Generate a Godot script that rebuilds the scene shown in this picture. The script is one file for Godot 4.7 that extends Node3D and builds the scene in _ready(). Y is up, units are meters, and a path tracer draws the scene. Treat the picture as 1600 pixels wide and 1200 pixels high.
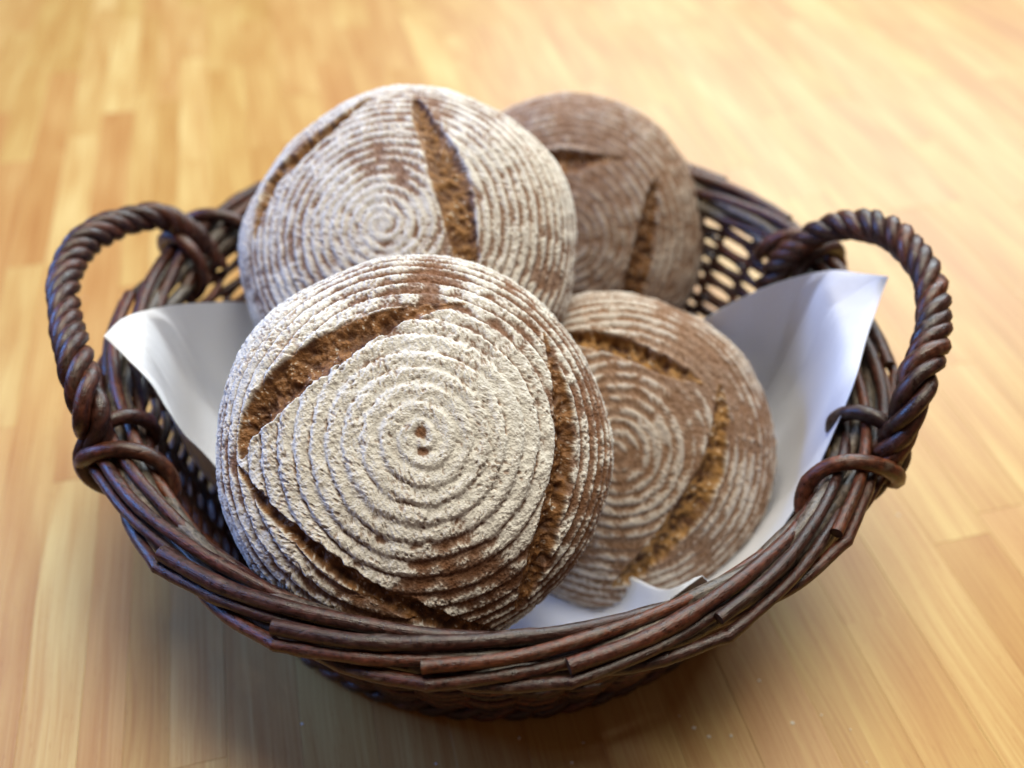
extends Node3D

var rng := RandomNumberGenerator.new()
var names := {}


# ---------------------------------------------------------------- helpers
func numbered(called: String) -> String:
	names[called] = names.get(called, -1) + 1
	return called if names[called] == 0 else "%s_%03d" % [called, names[called]]


func thing(called: String, label: String, category: String, group := "") -> Node3D:
	var o := Node3D.new()
	o.name = numbered(called)
	add_child(o)
	o.set_meta("label", label)
	o.set_meta("category", category)
	if group:
		o.set_meta("group", group)
	return o


func part(called: String, mesh: Mesh, m: Material, parent: Node) -> MeshInstance3D:
	var o := MeshInstance3D.new()
	o.name = called
	o.mesh = mesh
	o.material_override = m
	parent.add_child(o, true)
	return o


func noise(kind: int, frequency: float, salt: int, octaves := 3) -> FastNoiseLite:
	var n := FastNoiseLite.new()
	n.noise_type = kind
	n.frequency = frequency
	n.seed = salt
	n.fractal_type = FastNoiseLite.FRACTAL_FBM if octaves > 1 else FastNoiseLite.FRACTAL_NONE
	n.fractal_octaves = octaves
	return n


func arrays_to_mesh(v: PackedVector3Array, n: PackedVector3Array, c: PackedColorArray, uv: PackedVector2Array, idx: PackedInt32Array) -> ArrayMesh:
	var a := []
	a.resize(Mesh.ARRAY_MAX)
	a[Mesh.ARRAY_VERTEX] = v
	a[Mesh.ARRAY_NORMAL] = n
	if c.size():
		a[Mesh.ARRAY_COLOR] = c
	if uv.size():
		a[Mesh.ARRAY_TEX_UV] = uv
	a[Mesh.ARRAY_INDEX] = idx
	var m := ArrayMesh.new()
	m.add_surface_from_arrays(Mesh.PRIMITIVE_TRIANGLES, a)
	return m


# a linear base colour as it is stored in a vertex
func dye(r: float, g: float, b: float) -> Color:
	return Color(pow(maxf(r, 0.0), 0.4545), pow(maxf(g, 0.0), 0.4545), pow(maxf(b, 0.0), 0.4545))


func smooth_path(keys: Array, per: int) -> PackedVector3Array:
	var out := PackedVector3Array()
	for i in keys.size() - 1:
		var p0: Vector3 = keys[maxi(i - 1, 0)]
		var p1: Vector3 = keys[i]
		var p2: Vector3 = keys[i + 1]
		var p3: Vector3 = keys[mini(i + 2, keys.size() - 1)]
		for k in per:
			out.append(p1.cubic_interpolate(p2, p0, p3, float(k) / per))
	out.append(keys[keys.size() - 1])
	return out


# a willow rod: a tube along a path, with knots, bark colour and cut ends
func rod_mesh(path: PackedVector3Array, r0: float, r1: float, tint: Color, salt: int, sides := 9, closed := false, worn := 0.48) -> ArrayMesh:
	var v := PackedVector3Array()
	var nn := PackedVector3Array()
	var c := PackedColorArray()
	var uv := PackedVector2Array()
	var idx := PackedInt32Array()
	var count := path.size()
	var t := (path[1] - path[0]).normalized()
	var u := t.cross(Vector3.UP)
	if u.length() < 0.1:
		u = t.cross(Vector3.RIGHT)
	u = u.normalized()
	var along := 0.0
	for i in count:
		var tn: Vector3
		if closed:
			tn = (path[(i + 1) % (count - 1)] - path[(i - 1 + count - 1) % (count - 1)]).normalized()
		else:
			tn = (path[mini(i + 1, count - 1)] - path[maxi(i - 1, 0)]).normalized()
		u = (u - tn * u.dot(tn)).normalized()
		var w := tn.cross(u)
		if i > 0:
			along += path[i].distance_to(path[i - 1])
		var f := float(i) / (count - 1)
		var rad := lerpf(r0, r1, f)
		var off := salt * 7.31
		rad *= 1.0 + 0.07 * bark_soft.get_noise_2d(along * 1.0, off)
		var knot := bark_knot.get_noise_2d(along, off + 50.0)
		if knot > 0.42:
			rad *= 1.0 + minf((knot - 0.42) * 0.9, 0.14)
		for k in sides + 1:
			var a := TAU * k / sides
			var d := u * cos(a) + w * sin(a)
			var p := path[i] + d * rad
			v.append(p)
			nn.append(d)
			uv.append(Vector2(float(k) / sides + salt * 0.37, along * 12.5 + salt * 0.618))
			# bark: streaks along the rod, worn pale scuffs, grey dust caught in patches
			var s1 := bark_streak.get_noise_3d(cos(a) * 0.9 + off, sin(a) * 0.9, along * 9.0)
			var s2 := bark_patch.get_noise_3d(p.x, p.y, p.z)
			var s3 := bark_fine.get_noise_3d(p.x, p.y, p.z)
			var q := 1.0 + 0.55 * s1 + 0.45 * s2
			var col := Vector3(tint.r, tint.g, tint.b) * maxf(q, 0.25)
			if s2 + s3 * 0.6 > worn:
				var g := clampf((s2 + s3 * 0.6 - worn) * 3.2, 0.0, 0.75)
				col = col.lerp(Vector3(0.115, 0.066, 0.042), g)
			if s3 - s1 * 0.5 > 0.42:
				col = col.lerp(Vector3(0.17, 0.135, 0.10), clampf((s3 - s1 * 0.5 - 0.42) * 3.0, 0.0, 0.6))
			c.append(dye(col.x, col.y, col.z))
	var st := sides + 1
	for i in count - 1:
		for k in sides:
			var a0 := i * st + k
			idx.append_array([a0, a0 + st, a0 + 1, a0 + 1, a0 + st, a0 + st + 1])
	if not closed:
		for e in 2:
			var at := 0 if e == 0 else count - 1
			var tn := (path[0] - path[1]).normalized() if e == 0 else (path[count - 1] - path[count - 2]).normalized()
			var base := v.size()
			v.append(path[at] + tn * r0 * 0.12)
			nn.append(tn)
			uv.append(Vector2.ZERO)
			c.append(dye(0.16, 0.085, 0.05))
			for k in st:
				v.append(v[at * st + k])
				nn.append(tn)
				uv.append(Vector2.ZERO)
				c.append(dye(0.085, 0.042, 0.028))
			for k in sides:
				if e == 0:
					idx.append_array([base, base + 1 + k, base + 2 + k])
				else:
					idx.append_array([base, base + 2 + k, base + 1 + k])
	return arrays_to_mesh(v, nn, c, uv, idx)


var bark_soft: FastNoiseLite
var bark_knot: FastNoiseLite
var bark_streak: FastNoiseLite
var bark_patch: FastNoiseLite
var bark_fine: FastNoiseLite
var willow: StandardMaterial3D


func rim_point(a: float, r: float, y: float) -> Vector3:
	return Vector3(sin(a) * r, y, cos(a) * r)


func bark_tint() -> Color:
	var k := rng.randf()
	var c := Color(0.062, 0.0185, 0.0100)
	if k < 0.3:
		c = Color(0.092, 0.0275, 0.0110)
	elif k < 0.6:
		c = Color(0.044, 0.0145, 0.0100)
	var k2 := rng.randf_range(1.2, 1.95)
	return Color(c.r * k2 * 1.14, c.g * k2, c.b * k2 * 0.76)


# ---------------------------------------------------------------- bread
func loaf_point(th: float, ph: float, R: float, h: float, hb: float) -> Vector3:
	var st := sin(th)
	var ct := cos(th)
	var rho := R * pow(absf(st), 0.92)
	return Vector3(rho * cos(ph), (h if ct > 0.0 else hb) * ct, -rho * sin(ph))


func make_loaf(d: Dictionary) -> Node3D:
	var root := thing("bread_loaf", d.label, "bread", "round rye loaves in the wicker basket")
	var nrm: Vector3 = d.n.normalized()
	var e1 := (Vector3.RIGHT - nrm * nrm.x).normalized()
	root.transform = Transform3D(Basis(e1, nrm, e1.cross(nrm)), d.c)
	var R: float = d.R
	var h: float = d.h
	var hb: float = d.hb
	var N: int = d.N
	var salt: int = d.salt
	var top := 2.45
	# arc length from the crown
	var arc := PackedFloat32Array()
	arc.resize(257)
	var prev := loaf_point(0.0, 0.0, R, h, hb)
	for i in range(1, 257):
		var pt := loaf_point(top * i / 256.0, 0.0, R, h, hb)
		arc[i] = arc[i - 1] + pt.distance_to(prev)
		prev = pt
	# cuts as 3-D polylines
	var cuts := []
	for cut in d.cuts:
		var ks := []
		var ws := []
		for k in cut:
			var s := Vector2(k[0], k[1])
			ks.append(loaf_point(s.length() * PI / 2, s.angle(), R, h, hb))
			ws.append(k[2])
		var fine := PackedVector3Array()
		var wide := PackedFloat32Array()
		for i in ks.size() - 1:
			for q in 5:
				var f := q / 5.0
				fine.append((ks[i] as Vector3).cubic_interpolate(ks[i + 1], ks[maxi(i - 1, 0)], ks[mini(i + 2, ks.size() - 1)], f))
				wide.append(lerpf(ws[i], ws[i + 1], f))
		fine.append(ks[-1])
		wide.append(ws[-1])
		var mid := Vector3.ZERO
		for q in fine:
			mid += q / fine.size()
		var reach := 0.0
		for q in fine:
			reach = maxf(reach, q.distance_to(mid))
		cuts.append([fine, wide, mid, reach + 0.022])
	var blobs: Array = d.blobs
	var big := noise(FastNoiseLite.TYPE_SIMPLEX_SMOOTH, 9.0, salt, 2)
	var mid_n := noise(FastNoiseLite.TYPE_SIMPLEX_SMOOTH, 70.0, salt + 1, 3)
	var grain := noise(FastNoiseLite.TYPE_SIMPLEX_SMOOTH, 420.0, salt + 2, 3)
	var tear := noise(FastNoiseLite.TYPE_SIMPLEX_SMOOTH, 150.0, salt + 3, 3)
	var edge_n := noise(FastNoiseLite.TYPE_SIMPLEX_SMOOTH, 110.0, salt + 6, 2)
	var patchy := noise(FastNoiseLite.TYPE_SIMPLEX_SMOOTH, 26.0, salt + 7, 3)
	var speckle := noise(FastNoiseLite.TYPE_SIMPLEX_SMOOTH, 340.0, salt + 8, 2)
	var crack := noise(FastNoiseLite.TYPE_CELLULAR, 150.0, salt + 4, 1)
	crack.cellular_return_type = FastNoiseLite.RETURN_DISTANCE2_SUB
	var pore := noise(FastNoiseLite.TYPE_CELLULAR, 170.0, salt + 5, 1)
	pore.cellular_return_type = FastNoiseLite.RETURN_DISTANCE
	var v := PackedVector3Array()
	var c := PackedColorArray()
	var owner_of := PackedInt32Array()
	v.resize(N * N)
	c.resize(N * N)
	owner_of.resize(N * N)
	var pitch: float = d.pitch
	var relief: float = d.relief
	var amount: float = d.flour
	var ring_gain: float = d.ring_gain
	var wind: float = d.wind
	for j in N:
		for i in N:
			var a := 2.0 * i / (N - 1) - 1.0
			var b := 2.0 * j / (N - 1) - 1.0
			var r := 0.0
			var ph := 0.0
			if absf(a) > absf(b):
				r = absf(a)
				ph = (PI / 4) * (b / a) + (PI if a < 0.0 else 0.0)
			elif b != 0.0:
				r = absf(b)
				ph = PI / 2 - (PI / 4) * (a / b) + (PI if b < 0.0 else 0.0)
			var th := r * top
			var s := th / (PI / 2)
			var p := loaf_point(th, ph, R, h, hb)
			var st := sin(th)
			var out := Vector3(st * cos(ph) * h, cos(th) * R, -st * sin(ph) * h).normalized()
			var n0 := big.get_noise_3dv(p)
			var n1 := mid_n.get_noise_3dv(p)
			var n2 := grain.get_noise_3dv(p)
			var fade := clampf((2.05 - th) * 2.0, 0.0, 1.0)
			# spiral left by the cane of the proving basket
			var arcl := arc[mini(int(r * 256.0), 256)]
			var fr := r * 256.0 - floorf(r * 256.0)
			arcl = lerpf(arcl, arc[mini(int(r * 256.0) + 1, 256)], fr)
			var turn: float = arcl / pitch - wind * ph / TAU + d.fine * pow(maxf(s - 0.45, 0.0), 2.0) + 0.20 * n1 + 0.50 * n0
			var x := turn - floorf(turn)
			var ridge := smoothstep(0.0, 0.62, x) * (1.0 - smoothstep(0.72, 1.0, x))
			var bead := mid_n.get_noise_3d(ph * arcl * 2.2 + 9.0, turn * 0.035, 3.0)
			var hgt := 0.0
			var strong := relief * (0.75 + 0.5 * n0 + 0.45 * bead) * fade
			hgt += strong * (ridge - 0.5)
			hgt += n0 * 0.003 * minf(1.0, s * 2.0) + n1 * 0.0005
			# flour
			var side := smoothstep(0.45, 0.75, s)
			var dens: float = amount + ring_gain * (1.0 + d.side_gain * side) * (ridge - 0.5) + 0.50 * n1 + 0.34 * n2 + 0.25 * n0 + d.patchy * patchy.get_noise_3dv(p)
			var q2 := Vector2(s * cos(ph), s * sin(ph))
			for bl in blobs:
				var dq := q2 - Vector2(bl[0], bl[1])
				var e2: float = dq.length_squared() / (bl[2] * bl[2])
				if e2 < 6.0:
					dens += bl[3] * exp(-e2)
			dens -= clampf((s - 0.95) * 2.2, 0.0, 2.0)
			var ck := crack.get_noise_3dv(p + Vector3(n1, n2, n0) * 0.0015)
			var groove := 1.0 - smoothstep(0.04, 0.10 + 0.10 * side, minf(x, 1.0 - x) + 0.06 * n2)
			var crk := groove * smoothstep(-0.25, 0.25, n1 + 0.6 * bead + 1.7 * (s - 0.42))
			crk = maxf(crk, clampf((-0.90 - ck) * 16.0 + 0.2, 0.0, 1.0) * (0.5 if n1 + 0.5 * n0 > 0.30 and s > 0.4 else 0.0))
			var f := smoothstep(0.40, 0.62, dens)
			var thick := smoothstep(0.5, 1.1, dens)
			# pits and bare grains where the flour has come away
			var pit := speckle.get_noise_3dv(p)
			var bare := smoothstep(0.36, 0.58, pit + 0.45 * patchy.get_noise_3dv(p + Vector3(3, 1, 2)) + 0.15 * n1)
			f *= 1.0 - 0.66 * bare
			f *= 1.0 - 0.92 * crk
			hgt -= bare * 0.0005
			hgt += f * 0.00035 + thick * (0.00025 + (0.00070 - 0.00035 * side) * n2) - crk * 0.0006
			hgt += (1.0 - f) * n2 * 0.00025
			# crust colour
			var cr := Vector3(0.165, 0.070, 0.027).lerp(Vector3(0.26, 0.125, 0.050), clampf(0.45 + 0.9 * n0 + 0.6 * n1, 0.0, 1.0))
			cr = cr.lerp(d.crust, 0.5)
			cr *= 1.0 + 0.55 * n2
			var fl: Vector3 = d.flour_color
			fl *= 0.93 + 0.14 * n1 + 0.16 * n2
			var film := clampf(dens * 0.55, 0.0, 0.30)
			var col: Vector3 = cr.lerp(fl, maxf(d.cover * maxf(f * (0.80 + 0.18 * thick), film * 0.55), d.dust * (1.0 + 1.2 * n2 + 0.8 * n1)))
			# cuts
			owner_of[j * N + i] = 0
			for ci in cuts.size():
				var cut: Array = cuts[ci]
				if p.distance_to(cut[2]) > cut[3]:
					continue
				var line: PackedVector3Array = cut[0]
				var wid: PackedFloat32Array = cut[1]
				var best := 1.0
				var bw := 0.001
				var bside := 1.0
				for k in line.size() - 1:
					var ab := line[k + 1] - line[k]
					var tt := clampf((p - line[k]).dot(ab) / ab.length_squared(), 0.0, 1.0)
					var near := line[k] + ab * tt
					var dist := p.distance_squared_to(near)
					if dist < best:
						best = dist
						bw = lerpf(wid[k], wid[k + 1], tt)
						bside = signf(ab.cross(p - near).dot(out))
				best = sqrt(best)
				var lean: float = d.lean[ci]
				var rag := 0.0021 * minf(1.0, bw / 0.007) * edge_n.get_noise_3dv(p)
				if bside * lean < 0.0:
					rag *= 0.30
				var e := (best + rag) / bw
				var lift := minf(0.0011, bw * 0.15) * (1.0 if bside * lean > 0.0 else 0.35)
				if e < 1.0:
					owner_of[j * N + i] = ci + 1
					var t1 := tear.get_noise_3dv(p)
					var t2 := pore.get_noise_3dv(p)
					var deep := minf(0.0058, bw * 0.85)
					var se := e * bside * lean
					# one wall steep under the lifted ear, the other sloping out
					var prof := pow(maxf(1.0 - e * e, 0.0), 0.75) * (1.0 + 0.35 * se)
					var soft := smoothstep(0.0, 0.42, 1.0 - e)
					hgt = (hgt + lift) * (1.0 - soft) - deep * prof + soft * soft * minf(1.0, bw / 0.005) * (0.0022 * t1 + 0.0018 * (t2 + 0.55) + 0.0016 * n1)
					var cm := Vector3(0.082, 0.032, 0.011).lerp(d.crumb, clampf(0.58 + 1.1 * t1 + 0.6 * n1, 0.0, 1.0))
					cm *= 1.0 + 0.45 * n2
					# specks of flour fallen in
					if n2 + 0.35 * n1 > 0.44:
						cm = cm.lerp(fl, clampf((n2 + 0.35 * n1 - 0.44) * 5.0, 0.0, 0.75))
					col = col.lerp(cm, smoothstep(0.0, 0.12, 1.0 - e))
				elif e < 2.2:
					var lip := 1.0 - (e - 1.0) / 1.2
					hgt += lift * lip * lip
			v[j * N + i] = p + out * hgt
			c[j * N + i] = dye(col.x, col.y, col.z)
	# normals from the grid
	var nn := PackedVector3Array()
	nn.resize(N * N)
	for j in N:
		for i in N:
			var dx := v[j * N + mini(i + 1, N - 1)] - v[j * N + maxi(i - 1, 0)]
			var dy := v[mini(j + 1, N - 1) * N + i] - v[maxi(j - 1, 0) * N + i]
			nn[j * N + i] = dx.cross(dy).normalized()
	var sets := []
	for k in cuts.size() + 1:
		sets.append(PackedInt32Array())
	for j in N - 1:
		for i in N - 1:
			var a0 := j * N + i
			var who := maxi(maxi(owner_of[a0], owner_of[a0 + 1]), maxi(owner_of[a0 + N], owner_of[a0 + N + 1]))
			sets[who].append_array([a0, a0 + N, a0 + 1, a0 + 1, a0 + N, a0 + N + 1])
	for k in sets.size():
		var src: PackedInt32Array = sets[k]
		var map := {}
		var vv := PackedVector3Array()
		var n3 := PackedVector3Array()
		var cc := PackedColorArray()
		var idx := PackedInt32Array()
		if k == 0:
			# close the underside
			idx = src
			vv = v.duplicate()
			n3 = nn.duplicate()
			cc = c.duplicate()
			var hub := vv.size()
			vv.append(Vector3(0, -hb * 0.80, 0))
			n3.append(Vector3.DOWN)
			cc.append(dye(0.14, 0.06, 0.025))
			var ring := PackedInt32Array()
			for i in N - 1:
				ring.append(i)
			for i in N - 1:
				ring.append(i * N + N - 1)
			for i in N - 1:
				ring.append((N - 1) * N + N - 1 - i)
			for i in N - 1:
				ring.append((N - 1 - i) * N)
			for i in ring.size():
				idx.append_array([hub, ring[i], ring[(i + 1) % ring.size()]])
			part("crust", arrays_to_mesh(vv, n3, cc, PackedVector2Array(), idx), d.crust_material, root)
		else:
			for q in src:
				if not map.has(q):
					map[q] = vv.size()
					vv.append(v[q])
					n3.append(nn[q])
					cc.append(c[q])
				idx.append(map[q])
			part("score_cut", arrays_to_mesh(vv, n3, cc, PackedVector2Array(), idx), d.crumb_material, root)
	return root


# ---------------------------------------------------------------- scene
func _ready() -> void:
	rng.seed = 20240611
	var cam := Camera3D.new()
	cam.name = "camera"
	add_child(cam)
	cam.position = Vector3(0.0115, 0.542, 0.472)
	cam.rotation = Vector3(-atan2(1430.0, 1500.0), 0, 0)
	cam.near = 0.05
	cam.far = 50.0
	var lens := CameraAttributesPhysical.new()
	lens.frustum_focal_length = 30.0
	lens.frustum_focus_distance = 0.476
	lens.frustum_near = 0.05
	lens.frustum_far = 50.0
	lens.exposure_aperture = 2.9
	cam.attributes = lens
	cam.fov = rad_to_deg(2.0 * atan(600.0 / 1500.0))
	cam.current = true

	var env := Environment.new()
	env.background_mode = Environment.BG_COLOR
	env.background_color = Color(0.375, 0.30, 0.275)
	env.tonemap_mode = Environment.TONE_MAPPER_LINEAR
	env.tonemap_exposure = 1.0
	env.sdfgi_enabled = true
	env.ssao_enabled = true
	env.ssil_enabled = true
	var we := WorldEnvironment.new()
	we.environment = env
	add_child(we)

	# daylight from a window beyond the table, cooler daylight from a window on the left, a warm ceiling panel
	area("back_window_light", Vector3(0.95, 1.75, -2.4), Vector3(0, 0.1, 0), Vector2(2.5, 1.4), Color(0.92, 0.97, 1.0), 10.8)
	area("side_window_light", Vector3(-2.15, 1.30, -0.68), Vector3(0, 0.1, 0), Vector2(1.2, 1.1), Color(0.46, 0.66, 1.0), 6.2)
	area("ceiling_panel_light", Vector3(0.15, 2.3, -0.40), Vector3(0, 0.1, 0), Vector2(1.7, 1.1), Color(1.0, 0.97, 0.90), 6.8)

	make_table()
	make_basket()
	make_napkin()
	make_loaves()
	make_specks()


func area(called: String, at: Vector3, to: Vector3, size: Vector2, tint: Color, energy: float) -> void:
	var l := AreaLight3D.new()
	l.name = called
	add_child(l)
	l.position = at
	l.look_at(to, Vector3.UP)
	l.area_size = size
	l.light_color = tint
	l.light_energy = energy
	l.area_range = 12.0
	l.shadow_enabled = true


# ---------------------------------------------------------------- table
func make_table() -> void:
	var top := Node3D.new()
	top.name = "table_top"
	add_child(top)
	top.set_meta("kind", "structure")
	top.set_meta("label", "oiled light wood butcher-block table top of narrow glued staves")
	# x runs across the staves, -z along them
	top.rotation.y = atan2(0.23527, 0.97193)
	var W := 512
	var H := 512
	var img := Image.create(W, H, false, Image.FORMAT_RGB8)
	var bump := Image.create(W, H, false, Image.FORMAT_RGB8)
	var g1 := noise(FastNoiseLite.TYPE_SIMPLEX_SMOOTH, 1.0, 11, 4)
	var g2 := noise(FastNoiseLite.TYPE_SIMPLEX_SMOOTH, 1.0, 12, 2)
	for y in H:
		for x in W:
			# tiles: u across 0.14 m, v along 1.2 m
			var fx := float(x) / W
			var fy := float(y) / H
			var wob := g2.get_noise_2d(fx * 3.0, fy * 5.0)
			var st := g1.get_noise_2d(fx * 34.0 + wob * 1.5, fy * 4.0)
			var fi := g1.get_noise_2d(fx * 120.0, fy * 9.0 + 40.0)
			var fleck := g2.get_noise_2d(fx * 120.0, fy * 90.0 + 11.0)
			var t := 0.93 + 0.055 * st + 0.06 * fi + 0.06 * wob
			if fleck > 0.55:
				t -= (fleck - 0.55) * 0.5
			img.set_pixel(x, y, Color(clampf(t, 0, 1), clampf(t * t * 1.03, 0, 1), clampf(t * t * t * 1.05, 0, 1)))
			var bh := clampf(0.5 + 0.3 * fi + 0.2 * st, 0, 1)
			bump.set_pixel(x, y, Color(bh, bh, bh))
	var tex := ImageTexture.create_from_image(img)
	var btex := ImageTexture.create_from_image(bump)
	var wood := StandardMaterial3D.new()
	wood.resource_name = "oiled stave wood"
	wood.albedo_texture = tex
	wood.vertex_color_use_as_albedo = true
	wood.vertex_color_is_srgb = true
	wood.roughness = 0.42
	wood.metallic_specular = 0.5
	wood.heightmap_enabled = true
	wood.heightmap_texture = btex
	wood.heightmap_scale = 0.012
	# column edges across the table; some are read off the photograph
	var edges := [-0.60, -0.565, -0.53, -0.495, -0.46, -0.425, -0.39, -0.355, -0.321, -0.286, -0.26, -0.234, -0.201, -0.158, -0.115, -0.072, -0.03, 0.014, 0.057, 0.1, 0.145, 0.19, 0.235, 0.281, 0.326]
	while edges[-1] < 1.02:
		edges.append(edges[-1] + rng.randf_range(0.040, 0.050))
	var spots := []
	for i in edges.size() - 1:
		var z := -0.34 - rng.randf_range(0.0, 0.4)
		while z < 1.45:
			var len := rng.randf_range(0.20, 0.42)
			spots.append([edges[i], edges[i + 1], z, z + len, -1.0])
			z += len
	# known pale staves
	force(spots, -0.321, -0.42, 0.068, 0.97)
	force(spots, -0.321, 0.068, 0.645, 0.35)
	force(spots, -0.321, 0.645, 0.915, 0.98)
	force(spots, -0.286, -0.42, 0.30, 0.22)
	force(spots, -0.26, -0.42, 0.10, 0.30)
	force(spots, -0.355, -0.42, 0.35, 0.45)
	force(spots, -0.201, -0.42, 0.12, 0.38)
	force(spots, -0.158, -0.42, 0.02, 0.30)
	force(spots, -0.115, -0.42, 0.08, 0.42)
	force(spots, -0.072, -0.42, 0.0, 0.28)
	force(spots, -0.03, -0.42, 0.1, 0.35)
	force(spots, -0.234, 0.515, 0.77, 0.95)
	var seen := 0
	for s in spots:
		# leave out staves that lie wholly outside of the picture
		var zc: float = (s[2] + s[3]) / 2
		var xc: float = (s[0] + s[1]) / 2
		var lo := -0.34 - 0.17 * maxf(zc + 0.3, 0.0) - 0.06
		var hi := 0.33 + 0.72 * maxf(zc + 0.42, 0.0) + 0.10
		if s[2] > 1.35 or xc < lo or xc > hi or s[3] < -0.50:
			continue
		seen += 1
		part("stave", stave_mesh(s[0], s[1], s[2], s[3], s[4]), wood, top)
	print("staves ", seen)


func force(spots: Array, x0: float, z0: float, z1: float, tone: float) -> void:
	var x1 := x0
	var keep := []
	for s in spots:
		if absf(s[0] - x0) < 0.001:
			x1 = s[1]
			if s[3] <= z0 + 0.001 or s[2] >= z1 - 0.001:
				keep.append(s)
			else:
				if s[2] < z0 - 0.03:
					keep.append([s[0], s[1], s[2], z0, s[4]])
				if s[3] > z1 + 0.03:
					keep.append([s[0], s[1], z1, s[3], s[4]])
		else:
			keep.append(s)
	keep.append([x0, x1, z0, z1, tone])
	spots.assign(keep)


func stave_mesh(x0: float, x1: float, z0: float, z1: float, tone: float) -> ArrayMesh:
	if tone < 0.0:
		tone = clampf(0.5 + rng.randfn(0.0, 0.20), 0.0, 0.92)
	var warm := rng.randf()
	var lo := Vector3(0.51, 0.312, 0.082).lerp(Vector3(0.53, 0.290, 0.094), warm)
	var hi := Vector3(0.67, 0.49, 0.19)
	var c3 := lo.lerp(hi, tone * tone * 0.8 + tone * 0.2)
	var col := dye(c3.x, c3.y, c3.z)
	var y := rng.randf_range(-0.00012, 0.00012)
	var ch := 0.00014
	var g := 0.00004
	var st := SurfaceTool.new()
	st.begin(Mesh.PRIMITIVE_TRIANGLES)
	st.set_smooth_group(-1)
	var xs := [x0 + g, x0 + g + ch, x1 - g - ch, x1 - g]
	var zs := [-z1 + g, -z1 + g + ch, -z0 - g - ch, -z0 - g]
	var ou := rng.randf()
	var ov := rng.randf()
	var at := func(i: int, j: int) -> Vector3:
		var edge := i == 0 or i == 3 or j == 0 or j == 3
		return Vector3(xs[i], y - (ch if edge else 0.0), zs[j])
	for j in 3:
		for i in 3:
			var q := [at.call(i, j), at.call(i + 1, j), at.call(i + 1, j + 1), at.call(i, j + 1)]
			for k in [0, 1, 2, 0, 2, 3]:
				var p: Vector3 = q[k]
				st.set_color(col)
				st.set_uv(Vector2(p.x / 0.14 + ou, p.z / 1.2 + ov))
				st.add_vertex(p)
	# sides
	var cor := [Vector3(xs[0], y - ch, zs[0]), Vector3(xs[3], y - ch, zs[0]), Vector3(xs[3], y - ch, zs[3]), Vector3(xs[0], y - ch, zs[3])]
	for k in 4:
		var a: Vector3 = cor[k]
		var b: Vector3 = cor[(k + 1) % 4]
		var dn := Vector3(0, -0.04, 0)
		for p: Vector3 in [a, a + dn, b, b, a + dn, b + dn]:
			st.set_color(col)
			st.set_uv(Vector2(p.x / 0.14 + ou, p.z / 1.2 + ov))
			st.add_vertex(p)
	st.generate_normals()
	return st.commit()


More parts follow.
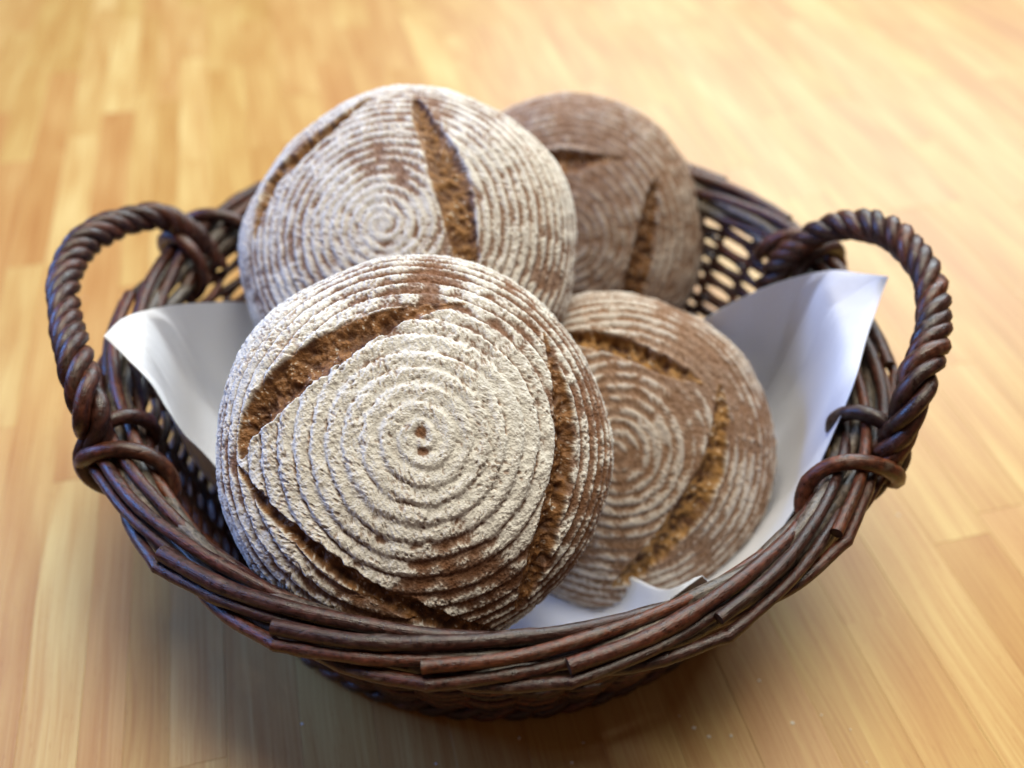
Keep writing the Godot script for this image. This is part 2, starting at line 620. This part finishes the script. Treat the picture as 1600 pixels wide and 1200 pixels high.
# ---------------------------------------------------------------- basket
func make_basket() -> void:
	bark_soft = noise(FastNoiseLite.TYPE_SIMPLEX_SMOOTH, 40.0, 21, 2)
	bark_knot = noise(FastNoiseLite.TYPE_SIMPLEX_SMOOTH, 30.0, 22, 1)
	bark_streak = noise(FastNoiseLite.TYPE_SIMPLEX_SMOOTH, 1.4, 23, 3)
	bark_patch = noise(FastNoiseLite.TYPE_SIMPLEX_SMOOTH, 45.0, 24, 3)
	bark_fine = noise(FastNoiseLite.TYPE_SIMPLEX_SMOOTH, 500.0, 25, 2)
	# bark: u goes round the rod, v along it (one tile is 80 mm)
	var b1 := noise(FastNoiseLite.TYPE_SIMPLEX_SMOOTH, 1.0, 26, 3)
	var b2 := noise(FastNoiseLite.TYPE_SIMPLEX_SMOOTH, 1.0, 27, 2)
	var bark_img := Image.create(192, 768, false, Image.FORMAT_RGB8)
	var bimg := Image.create(192, 768, false, Image.FORMAT_RGB8)
	var gloss := Image.create(192, 768, false, Image.FORMAT_RGB8)
	for y in 768:
		for x in 192:
			var a := TAU * x / 192.0
			var w := TAU * y / 768.0
			var cu := cos(a)
			var su := sin(a)
			# closed in both directions: (cu, su) round, (cos w, sin w) along
			var streak := b1.get_noise_3d(cu * 5.0, su * 5.0, cos(w) * 1.2 + sin(w) * 2.1)
			var patch := b2.get_noise_3d(cu * 1.1 + 7.0, su * 1.1 + cos(w) * 2.6, sin(w) * 2.6)
			var speck := b1.get_noise_3d(cu * 9.0 + 3.0, su * 9.0 + cos(w) * 26.0, sin(w) * 26.0)
			var ring := b2.get_noise_3d(cu * 0.5 + cos(w) * 21.0, su * 0.5, sin(w) * 21.0 + 5.0)
			var t := 0.70 + 0.24 * streak + 0.26 * patch + 0.16 * speck
			if ring > 0.52:
				t -= 0.22
			t = clampf(t, 0.22, 1.0)
			var col := Vector3(t, t, t)
			if speck > 0.46 - 0.25 * patch:
				col = col.lerp(Vector3(1.0, 1.0, 1.0), 0.45)
			bark_img.set_pixel(x, y, Color(col.x, col.y, col.z))
			var hh := clampf(0.5 + 0.35 * streak + 0.25 * speck + 0.15 * patch - (0.25 if ring > 0.52 else 0.0), 0.0, 1.0)
			bimg.set_pixel(x, y, Color(hh, hh, hh))
			var rr2 := clampf(0.40 + 0.18 * patch + 0.25 * speck, 0.16, 0.8)
			gloss.set_pixel(x, y, Color(rr2, rr2, rr2))
	willow = StandardMaterial3D.new()
	willow.resource_name = "varnished willow bark"
	willow.vertex_color_use_as_albedo = true
	willow.vertex_color_is_srgb = true
	willow.albedo_texture = ImageTexture.create_from_image(bark_img)
	willow.roughness = 1.0
	willow.roughness_texture = ImageTexture.create_from_image(gloss)
	willow.metallic_specular = 0.5
	willow.clearcoat_enabled = true
	willow.clearcoat = 0.06
	willow.clearcoat_roughness = 0.25
	willow.heightmap_enabled = true
	willow.heightmap_texture = ImageTexture.create_from_image(bimg)
	willow.heightmap_scale = 0.030
	willow.uv1_scale = Vector3(1, 1, 1)
	var b := thing("wicker_basket", "dark brown round wicker basket with two twisted handles on wooden table", "basket")

	# floor of the basket: a woven disc of concentric rods
	var rr := 0.008
	while rr < 0.190:
		var pts := PackedVector3Array()
		var cnt := maxi(16, int(rr * 500.0))
		for k in cnt + 1:
			var a := TAU * k / cnt
			pts.append(rim_point(a, rr, 0.012 + 0.0016 * cos(a * 12.0 + rr * 900.0)))
		part("base_rod", rod_mesh(pts, 0.0036, 0.0036, bark_tint(), int(rr * 9000), 6, true), willow, b)
		rr += 0.0068

	# wall: upright stakes and weavers passing in front of and behind them
	var stakes := 46
	var wall := func(y: float) -> float:
		var f := (y - 0.008) / 0.122
		return 0.190 + 0.037 * pow(clampf(f, 0.0, 1.0), 0.85)
	for i in stakes:
		for pair in 1:
			var a := TAU * (i + 0.5) / stakes 
			var pts := PackedVector3Array()
			for k in 15:
				var y := 0.006 + 0.128 * k / 14.0
				pts.append(rim_point(a + 0.006 * sin(k * 1.3 + i), wall.call(y), y))
			part("stake", rod_mesh(pts, 0.0026, 0.0024, bark_tint(), i * 2 + pair, 6), willow, b)
	var rows := 18
	for k in rows:
		var y := 0.013 + 0.0064 * k
		var pts := PackedVector3Array()
		var cnt := stakes * 8
		var ph := PI * (k % 2)
		var wob := rng.randf_range(0, TAU)
		for q in cnt + 1:
			var a := TAU * q / cnt
			var rad: float = wall.call(y) + 0.0030 * cos(a * stakes / 2.0 + ph)
			pts.append(rim_point(a, rad, y + 0.0013 * sin(a * 5.0 + wob) + 0.0008 * sin(a * 13.0 + wob * 3.0)))
		part("weaver", rod_mesh(pts, 0.0028, 0.0028, bark_tint(), 200 + k, 6, true), willow, b)
	# foot ring: three heavier rods twisted round the bottom edge
	for k in 3:
		var pts := PackedVector3Array()
		for q in 241:
			var a := TAU * q / 240
			var w := a * 24.0 + TAU * k / 3.0
			pts.append(rim_point(a, 0.1915 + 0.0042 * cos(w), 0.0085 + 0.0038 * sin(w)))
		part("foot_rod", rod_mesh(pts, 0.0042, 0.0042, bark_tint(), 300 + k, 7, true), willow, b)

	# dusty waling under the border
	for k in 5:
		var pts := PackedVector3Array()
		var r0: float = [0.2235, 0.2310, 0.2385, 0.2275, 0.2350][k]
		var y0: float = [0.1310, 0.1340, 0.1330, 0.1392, 0.1392][k]
		for q in 181:
			var a := TAU * q / 180
			pts.append(rim_point(a, r0 + 0.0012 * sin(a * 15.0 + k), y0 + 0.0016 * cos(a * 15.0 + k * 2.0)))
		part("waling_rod", rod_mesh(pts, 0.0040, 0.0040, Color(0.27, 0.225, 0.175), 320 + k, 7, true, 0.0), willow, b)

	# rolled border: outer rods that kink at each stake, and cut rods that cross over the top and dive inside
	var n := 20
	var step := TAU / n
	var outer := [[-1.25, 0.002, -0.0130], [-0.55, 0.0105, -0.0075], [-0.06, 0.0142, -0.0025], [0.06, 0.0142, -0.0018], [0.6, 0.0090, 0.0010], [1.1, 0.0035, 0.0002], [1.45, 0.0000, -0.0050]]
	var crossing := [[0.0, 0.0100, 0.0042], [0.55, 0.0048, 0.0062], [1.1, -0.0014, 0.0066], [1.6, -0.0065, 0.0034], [2.1, -0.0102, -0.0018], [2.9, -0.0125, -0.0130]]
	for i in n:
		var slip := rng.randf_range(-0.035, 0.035)
		for fam in 2:
			var keys: Array = outer if fam == 0 else crossing
			var start := step * (i + 0.55) + slip + rng.randf_range(-0.012, 0.012)
			var rad := rng.randf_range(0.0029, 0.0038) if fam == 0 else rng.randf_range(0.0032, 0.0043)
			var ks := []
			var jr := rng.randf_range(-0.0010, 0.0010)
			var jy := rng.randf_range(-0.0009, 0.0009)
			var slope := rng.randf_range(-0.0008, 0.0008)
			for k in keys:
				ks.append(rim_point(start + k[0] * step, 0.2350 + k[1] + jr + slope * k[0], 0.1400 + k[2] + jy))
			part("border_rod", rod_mesh(smooth_path(ks, 9), rad, rad * 0.84, bark_tint(), 400 + i * 2 + fam, 11), willow, b)

	# twisted handles
	handle(b, [Vector3(-0.2150, 0.118, 0.108), Vector3(-0.2206, 0.148, 0.1054), Vector3(-0.2202, 0.1685, 0.1006), Vector3(-0.2322, 0.1825, 0.0742), Vector3(-0.2496, 0.1846, 0.0375), Vector3(-0.2608, 0.1858, 0.0021), Vector3(-0.2603, 0.1857, -0.0315), Vector3(-0.248, 0.1793, -0.0638), Vector3(-0.2283, 0.1695, -0.0845), Vector3(-0.2127, 0.148, -0.0909), Vector3(-0.2060, 0.120, -0.0940)], 500)
	handle(b, [Vector3(0.2150, 0.118, 0.113), Vector3(0.2221, 0.148, 0.1103), Vector3(0.2275, 0.1751, 0.1022), Vector3(0.2352, 0.1853, 0.0877), Vector3(0.2473, 0.1918, 0.0631), Vector3(0.2551, 0.1974, 0.0297), Vector3(0.2532, 0.2002, 0.0003), Vector3(0.2424, 0.1986, -0.0283), Vector3(0.2271, 0.1874, -0.049), Vector3(0.2126, 0.171, -0.061), Vector3(0.1988, 0.148, -0.0658), Vector3(0.1930, 0.120, -0.0680)], 600)


func handle(b: Node3D, keys: Array, salt: int) -> void:
	var hd := Node3D.new()
	hd.name = "handle"
	b.add_child(hd, true)
	var mid := smooth_path(keys, 24)
	var count := mid.size()
	var strands := 4
	var rows := []
	for s in strands:
		rows.append(PackedVector3Array())
	var u := Vector3.UP
	var turn := 0.0
	for i in count:
		var t := (mid[mini(i + 1, count - 1)] - mid[maxi(i - 1, 0)]).normalized()
		u = (u - t * u.dot(t)).normalized()
		var w := t.cross(u)
		var f := float(i) / (count - 1)
		if i > 0:
			turn += TAU * mid[i].distance_to(mid[i - 1]) / (lerpf(0.068, 0.047, smoothstep(0.15, 0.45, f)) * (1.0 + 0.12 * sin(f * 23.0 + salt)))
		var fat := 0.0056 + 0.0007 * sin(f * 17.0 + salt)
		for s in strands:
			var a: float = turn + TAU * s / strands + 0.22 * sin(f * 9.0 + s * 2.1 + salt)
			rows[s].append(mid[i] + (u * cos(a) + w * sin(a)) * fat)
	for s in strands:
		part("strand", rod_mesh(rows[s], rng.randf_range(0.0042, 0.0055), rng.randf_range(0.0038, 0.0048), bark_tint(), salt + s, 9, false, 0.42), willow, hd)
	# strands that bind the feet of the handle round the border
	for e in 2:
		var foot: Vector3 = keys[1] if e == 0 else keys[keys.size() - 2]
		var a0 := atan2(foot.x, foot.z)
		for q in 2:
			var pts := PackedVector3Array()
			var lean := (0.26 if q == 0 else -0.12) * (-1.0 if e == 0 else 1.0) * (1.0 if foot.x > 0.0 else -1.0)
			for k in 41:
				var f := k / 40.0
				var ps := lerpf(-0.35, 1.42, f) * PI
				var aa := a0 + lean * (f - 0.15) + (q - 0.5) * 0.03
				pts.append(rim_point(aa, 0.2345 + cos(ps) * (0.0215 if cos(ps) > 0.0 else 0.0190), 0.1345 + sin(ps) * (0.0185 + 0.002 * q)))
			part("binding", rod_mesh(pts, 0.0052, 0.0042, bark_tint(), salt + 20 + e * 4 + q, 9), willow, hd)


# ---------------------------------------------------------------- napkin
func make_napkin() -> void:
	var cloth := StandardMaterial3D.new()
	cloth.resource_name = "white cotton"
	cloth.albedo_color = Color(0.89, 0.905, 0.935)
	cloth.roughness = 0.9
	cloth.metallic_specular = 0.25
	cloth.rim_enabled = true
	cloth.rim = 0.25
	cloth.backlight_enabled = true
	cloth.backlight = Color(0.22, 0.22, 0.23)
	var weave := Image.create(64, 64, false, Image.FORMAT_RGB8)
	for y in 64:
		for x in 64:
			var t := 0.5 + 0.25 * sin(TAU * x / 8.0) * (1.0 if (y / 8) % 2 == 0 else -1.0) + 0.25 * sin(TAU * y / 8.0)
			weave.set_pixel(x, y, Color(t, t, t))
	cloth.heightmap_enabled = true
	cloth.heightmap_texture = ImageTexture.create_from_image(weave)
	cloth.heightmap_scale = 0.015
	cloth.uv1_scale = Vector3(60, 60, 1)
	# the hem, going round; x, y, z
	var hem := [
		Vector3(0.2467, 0.176, -0.0082), Vector3(0.2384, 0.170, 0.0073), Vector3(0.2221, 0.165, 0.0406), Vector3(0.2096, 0.160, 0.0686), Vector3(0.1954, 0.140, 0.093), Vector3(0.1829, 0.115, 0.1101), Vector3(0.160, 0.095, 0.136),
		Vector3(0.140, 0.078, 0.148), Vector3(0.1310, 0.072, 0.1550), Vector3(0.1215, 0.094, 0.1630), Vector3(0.1150, 0.105, 0.1655), Vector3(0.1005, 0.090, 0.1690), Vector3(0.0830, 0.070, 0.1725), Vector3(0.03, 0.085, 0.196), Vector3(-0.04, 0.095, 0.198), Vector3(-0.11, 0.085, 0.160),
		Vector3(-0.150, 0.095, 0.105), Vector3(-0.1678, 0.120, 0.0922), Vector3(-0.1775, 0.137, 0.0901), Vector3(-0.1867, 0.150, 0.0822), Vector3(-0.1975, 0.160, 0.0697), Vector3(-0.213, 0.165, 0.0559), Vector3(-0.2285, 0.172, 0.044), Vector3(-0.2239, 0.168, 0.0222), Vector3(-0.2097, 0.160, 0.0025), Vector3(-0.1902, 0.145, -0.0206),
		Vector3(-0.1695, 0.125, -0.0454), Vector3(-0.13, 0.08, -0.09), Vector3(-0.06, 0.04, -0.10), Vector3(0.03, 0.035, -0.08), Vector3(0.09, 0.075, -0.03), Vector3(0.1447, 0.130, -0.0255), Vector3(0.1807, 0.150, -0.0312), Vector3(0.2143, 0.166, -0.0274), Vector3(0.2309, 0.172, -0.0174),
	]
	var corner := {0: true, 10: true, 22: true}
	var rim := PackedVector3Array()
	var m := hem.size()
	for i in m:
		var p0: Vector3 = hem[(i - 1 + m) % m]
		var p1: Vector3 = hem[i]
		var p2: Vector3 = hem[(i + 1) % m]
		var p3: Vector3 = hem[(i + 2) % m]
		if corner.has(i):
			p0 = p1
		if corner.has((i + 1) % m):
			p3 = p2
		for k in 12:
			rim.append(p1.cubic_interpolate(p2, p0, p3, k / 12.0))
	var mid := Vector3(0.01, 0.019, 0.02)
	var K := rim.size()
	var S := 70
	var crease := noise(FastNoiseLite.TYPE_SIMPLEX_SMOOTH, 48.0, 72, 3)
	var fold := noise(FastNoiseLite.TYPE_SIMPLEX_SMOOTH, 14.0, 71, 2)
	var v := PackedVector3Array()
	var uv := PackedVector2Array()
	for s in S + 1:
		var f := float(s) / S
		for k in K:
			var e := rim[k]
			var p := Vector3(lerpf(mid.x, e.x, f), 0.0, lerpf(mid.z, e.z, f))
			var a := atan2(e.z - mid.z, e.x - mid.x)
			var plain_y := lerpf(mid.y, e.y, pow(f, 11.0 - 7.5 * exp(-pow((a - 0.935) / 0.085, 2.0))))
			# flaps climb the wall, then lie over the border
			var rho := Vector2(e.x, e.z).length()
			var flap := smoothstep(0.148, 0.166, e.y) * smoothstep(0.200, 0.214, rho)
			if flap > 0.0:
				var ta := 0.201 / rho
				var tb := minf(0.213 / rho, 0.975)
				var ks := [Vector2(0, 0.019), Vector2(ta * 0.6, 0.023), Vector2(ta * 0.92, 0.046), Vector2(ta, 0.088), Vector2(tb, 0.1585), Vector2(1.0, e.y)]
				var q := 0
				while q < 4 and ks[q + 1].x < f:
					q += 1
				var u: float = (f - ks[q].x) / (ks[q + 1].x - ks[q].x)
				var m0: float = slope(ks, q)
				var m1: float = slope(ks, q + 1)
				var w: float = ks[q + 1].x - ks[q].x
				var hy: float = ks[q].y * (1.0 + 2.0 * u) * (1.0 - u) * (1.0 - u) + m0 * w * u * (1.0 - u) * (1.0 - u) + ks[q + 1].y * u * u * (3.0 - 2.0 * u) + m1 * w * u * u * (u - 1.0)
				plain_y = lerpf(plain_y, hy, flap)
			p.y = plain_y
			# soft folds that run from the hem down into the basket
			var fall := smoothstep(0.35, 0.7, f) * (1.0 - smoothstep(0.86, 1.0, f))
			var wave := sin(a * 7.0 + 2.2 * f + 1.9) * 0.6 + 0.9 * fold.get_noise_3d(cos(a) * 0.16, sin(a) * 0.16, f * 0.05)
			p.y += 0.0011 * smoothstep(0.5, 0.8, f) * (1.0 - smoothstep(0.97, 1.0, f)) * crease.get_noise_3d(p.x, p.y, p.z)
			var push := 0.0068 * fall * wave + 0.006 * fall * fold.get_noise_3d(p.x, p.y * 0.6, p.z)
			p += Vector3(-cos(a) * 0.3, 0.8, -sin(a) * 0.3) * push
			# stitched hem
			if f > 0.962:
				p.y += 0.0009
			v.append(p)
			uv.append(Vector2(p.x, p.z) * 3.0)
	var top_n := v.size()
	var nn := PackedVector3Array()
	for s in S + 1:
		for k in K:
			var da := v[mini(s + 1, S) * K + k] - v[maxi(s - 1, 0) * K + k]
			var db := v[s * K + (k + 1) % K] - v[s * K + (k - 1 + K) % K]
			var q := db.cross(da)
			if q.y < 0.0:
				q = -q
			nn.append(q.normalized() if q.length() > 1e-12 else Vector3.UP)
	for i in top_n:
		v.append(v[i] - nn[i] * 0.0008)
		nn.append(-nn[i])
		uv.append(uv[i])
	var idx := PackedInt32Array()
	for s in S:
		for k in K:
			var a0 := s * K + k
			var a1 := s * K + (k + 1) % K
			idx.append_array([a0, a0 + K, a1, a1, a0 + K, a1 + K])
			idx.append_array([a0 + top_n, a1 + top_n, a0 + K + top_n, a1 + top_n, a1 + K + top_n, a0 + K + top_n])
	for k in K:
		var a0 := S * K + k
		var a1 := S * K + (k + 1) % K
		idx.append_array([a0, a0 + top_n, a1, a1, a0 + top_n, a1 + top_n])
	var o := part(numbered("napkin"), arrays_to_mesh(v, nn, PackedColorArray(), uv, idx), cloth, self)
	o.set_meta("label", "white cotton napkin lining the basket with corners over its rim")
	o.set_meta("category", "napkin")


# slope of a monotone curve through the points at point q
func slope(ks: Array, q: int) -> float:
	if q == 0 or q == ks.size() - 1:
		return 0.0
	var d0: float = (ks[q].y - ks[q - 1].y) / (ks[q].x - ks[q - 1].x)
	var d1: float = (ks[q + 1].y - ks[q].y) / (ks[q + 1].x - ks[q].x)
	return 0.0 if d0 * d1 <= 0.0 else 2.0 * d0 * d1 / (d0 + d1)


# ---------------------------------------------------------------- the four loaves
func make_loaves() -> void:
	var fine := noise(FastNoiseLite.TYPE_SIMPLEX_SMOOTH, 0.06, 81, 4)
	var ftex := ImageTexture.create_from_image(fine.get_seamless_image(512, 512))
	var crust := StandardMaterial3D.new()
	crust.resource_name = "floured rye crust"
	crust.vertex_color_use_as_albedo = true
	crust.vertex_color_is_srgb = true
	crust.roughness = 0.78
	crust.metallic_specular = 0.35
	crust.uv1_triplanar = true
	crust.uv1_scale = Vector3(22, 22, 22)
	crust.heightmap_enabled = true
	crust.heightmap_texture = ftex
	crust.heightmap_scale = 0.045
	var crumb := crust.duplicate()
	crumb.resource_name = "torn crumb"
	crumb.roughness = 0.62
	crumb.metallic_specular = 0.45
	crumb.heightmap_scale = 0.05
	var common := {"crust_material": crust, "crumb_material": crumb}
	var t0 := Time.get_ticks_msec()
	make_loaf({
		"label": "thickly floured round rye loaf with three open cuts, lying uppermost against the rim",
		"c": Vector3(-0.0404, 0.1526, 0.1154), "n": Vector3(0.141, 0.7779, 0.6124), "R": 0.107, "h": 0.056, "hb": 0.04, "N": 640, "salt": 100, "fine": 7.0, "dust": 0.04, "cover": 1.00,
		"pitch": 0.0088, "wind": 1.0, "patchy": 0.45, "side_gain": 0.9, "relief": 0.0016, "flour": 0.62, "ring_gain": 0.36,
		"crust": Vector3(0.165, 0.066, 0.026), "crumb": Vector3(0.25, 0.115, 0.036), "flour_color": Vector3(0.77, 0.755, 0.69), "lean": [1.0, 1.0, 1.0],
		"blobs": [[-0.15, 0.05, 0.42, 0.55], [0.2, 0.1, 0.3, 0.40], [-0.5, 0.36, 0.22, 0.55], [-0.62, 0.22, 0.2, 0.35], [0.08, -0.40, 0.10, -0.45], [0.17, -0.33, 0.09, -0.40], [-0.05, 0.62, 0.18, -0.40], [0.3, 0.62, 0.25, -0.30], [0.72, -0.1, 0.28, -0.42], [0.62, -0.5, 0.25, -0.35], [0.68, 0.35, 0.2, -0.25], [-0.3, -0.62, 0.22, -0.48], [0.12, -0.80, 0.22, -0.55], [-0.45, -0.45, 0.14, 0.10], [0.0, 0.02, 0.016, -1.6], [0.004, -0.025, 0.015, -1.5], [-0.70, -0.12, 0.12, -0.35], [0.75, 0.3, 0.3, -0.1], [0.02, -0.55, 0.2, -0.1]],
		"cuts": [
			[[0.143, 0.47, 0.0004], [-0.002, 0.428, 0.0040], [-0.14, 0.367, 0.0076], [-0.265, 0.294, 0.0101], [-0.393, 0.204, 0.0111], [-0.505, 0.116, 0.0104], [-0.581, 0.035, 0.0065], [-0.606, -0.045, 0.0018]],
			[[-0.638, -0.067, 0.0007], [-0.528, -0.171, 0.0030], [-0.413, -0.261, 0.0037], [-0.287, -0.358, 0.0045], [-0.15, -0.465, 0.0054], [-0.008, -0.557, 0.0058], [0.159, -0.66, 0.0051], [0.419, -0.843, 0.0014]],
			[[0.446, 0.415, 0.0005], [0.456, 0.254, 0.0042], [0.469, 0.096, 0.0063], [0.461, -0.052, 0.0067], [0.426, -0.219, 0.0073], [0.408, -0.354, 0.0076], [0.404, -0.522, 0.0059], [0.398, -0.653, 0.0014]],
		],
	}.merged(common))
	print("front loaf ", Time.get_ticks_msec() - t0)
	make_loaf({
		"label": "white-ringed rye loaf with one long wide cut beside its flour spiral",
		"c": Vector3(-0.057, 0.1685, -0.0444), "n": Vector3(-0.1536, 0.7945, 0.5876), "R": 0.112, "h": 0.058, "hb": 0.04, "N": 420, "salt": 130, "fine": 2.0, "dust": 0.16, "cover": 0.90,
		"pitch": 0.0064, "wind": 1.0, "patchy": 0.62, "side_gain": 0.2, "relief": 0.0009, "flour": 0.70, "ring_gain": 0.55,
		"crust": Vector3(0.20, 0.088, 0.038), "crumb": Vector3(0.29, 0.145, 0.045), "flour_color": Vector3(0.77, 0.755, 0.69), "lean": [1.0, -1.0],
		"blobs": [[0.03, 0.2, 0.13, -0.30], [0.5, 0.2, 0.3, 0.22], [0.0, -0.05, 0.25, 0.15], [0.75, -0.3, 0.3, -0.35], [-0.5, -0.2, 0.25, -0.12]],
		"cuts": [
			[[0.085, 0.567, 0.0028], [0.12, 0.433, 0.0069], [0.176, 0.282, 0.0103], [0.22, 0.128, 0.0120], [0.251, -0.005, 0.0101], [0.296, -0.198, 0.0056], [0.321, -0.297, 0.0013]],
			[[-0.115, 0.61, 0.0014], [-0.21, 0.477, 0.0047], [-0.319, 0.385, 0.0070], [-0.412, 0.315, 0.0081], [-0.504, 0.251, 0.0074], [-0.546, 0.142, 0.0056], [-0.566, 0.018, 0.0014]],
		],
	}.merged(common))
	make_loaf({
		"label": "golden brown rye loaf with thin flour rings against the white napkin",
		"c": Vector3(0.0786, 0.0715, 0.0428), "n": Vector3(-0.0722, 0.7313, 0.6782), "R": 0.105, "h": 0.054, "hb": 0.038, "N": 400, "salt": 160, "fine": 2.0, "dust": 0.11, "cover": 0.62,
		"pitch": 0.0071, "wind": 1.0, "patchy": 0.62, "side_gain": 0.2, "relief": 0.0010, "flour": 0.34, "ring_gain": 0.62,
		"crust": Vector3(0.225, 0.115, 0.050), "crumb": Vector3(0.36, 0.19, 0.055), "flour_color": Vector3(0.77, 0.755, 0.69), "lean": [1.0, 1.0],
		"blobs": [[0.0, 0.66, 0.18, 0.25], [0.32, 0.46, 0.2, -0.25], [0.0, -0.05, 0.3, 0.08], [0.56, -0.1, 0.2, 0.12], [0.45, 0.3, 0.15, -0.3]],
		"cuts": [
			[[-0.279, 0.52, 0.0015], [-0.202, 0.471, 0.0045], [-0.07, 0.433, 0.0065], [0.063, 0.379, 0.0064], [0.17, 0.327, 0.0064], [0.272, 0.293, 0.0044], [0.339, 0.268, 0.0007]],
			[[0.434, 0.277, 0.0015], [0.412, 0.136, 0.0059], [0.371, -0.01, 0.0074], [0.309, -0.136, 0.0088], [0.236, -0.251, 0.0093], [0.146, -0.383, 0.0079], [0.052, -0.5, 0.0059], [-0.012, -0.561, 0.0010]],
		],
	}.merged(common))
	make_loaf({
		"label": "dull brown rye loaf with faint flour rings, leaning on the bare wicker wall",
		"c": Vector3(0.0571, 0.0957, -0.1705), "n": Vector3(-0.1328, 0.5096, 0.8501), "R": 0.108, "h": 0.054, "hb": 0.038, "N": 340, "salt": 190, "fine": 2.0, "dust": 0.15, "cover": 0.50,
		"pitch": 0.0069, "wind": 1.0, "patchy": 0.62, "side_gain": 0.2, "relief": 0.0009, "flour": 0.36, "ring_gain": 0.60,
		"crust": Vector3(0.21, 0.10, 0.045), "crumb": Vector3(0.24, 0.11, 0.035), "flour_color": Vector3(0.77, 0.755, 0.69), "lean": [1.0, 1.0],
		"blobs": [[0.05, 0.65, 0.35, -0.35], [0.57, 0.1, 0.25, 0.20], [0.1, 0.1, 0.25, 0.1], [0.55, -0.35, 0.25, -0.2]],
		"cuts": [
			[[-0.091, 0.323, 0.0080], [-0.018, 0.328, 0.0093], [0.057, 0.335, 0.0078], [0.145, 0.35, 0.0043], [0.288, 0.37, 0.0010]],
			[[0.432, 0.284, 0.0010], [0.395, 0.17, 0.0054], [0.367, 0.037, 0.0072], [0.344, -0.068, 0.0087], [0.316, -0.238, 0.0089], [0.301, -0.359, 0.0030]],
		],
	}.merged(common))
	print("loaves ", Time.get_ticks_msec() - t0)


# ---------------------------------------------------------------- flour specks on the table
func make_specks() -> void:
	var flour := StandardMaterial3D.new()
	flour.resource_name = "flour"
	flour.albedo_color = Color(0.88, 0.86, 0.80)
	flour.roughness = 0.95
	var bit := SphereMesh.new()
	bit.radius = 0.5
	bit.height = 1.0
	bit.radial_segments = 8
	bit.rings = 4
	var mm := MultiMesh.new()
	mm.transform_format = MultiMesh.TRANSFORM_3D
	mm.mesh = bit
	mm.instance_count = 90
	for i in 90:
		var p := Vector3.ZERO
		while true:
			p = Vector3(rng.randf_range(-0.45, 0.75), 0.0002, rng.randf_range(-0.9, 0.26))
			if Vector2(p.x, p.z).length() > 0.21:
				break
		if i < 22:
			p = Vector3(rng.randf_range(-0.17, 0.22), 0.0002, rng.randf_range(0.19, 0.25))
		var s := rng.randf_range(0.0008, 0.0022)
		mm.set_instance_transform(i, Transform3D(Basis.from_euler(Vector3(0, rng.randf() * TAU, 0)).scaled(Vector3(s * rng.randf_range(0.7, 1.5), s * 0.35, s)), p))
	var o := MultiMeshInstance3D.new()
	o.name = "flour_specks"
	o.multimesh = mm
	o.material_override = flour
	add_child(o)
	o.set_meta("kind", "stuff")
	o.set_meta("label", "scattered white flour specks on the wooden table")
	o.set_meta("category", "flour")
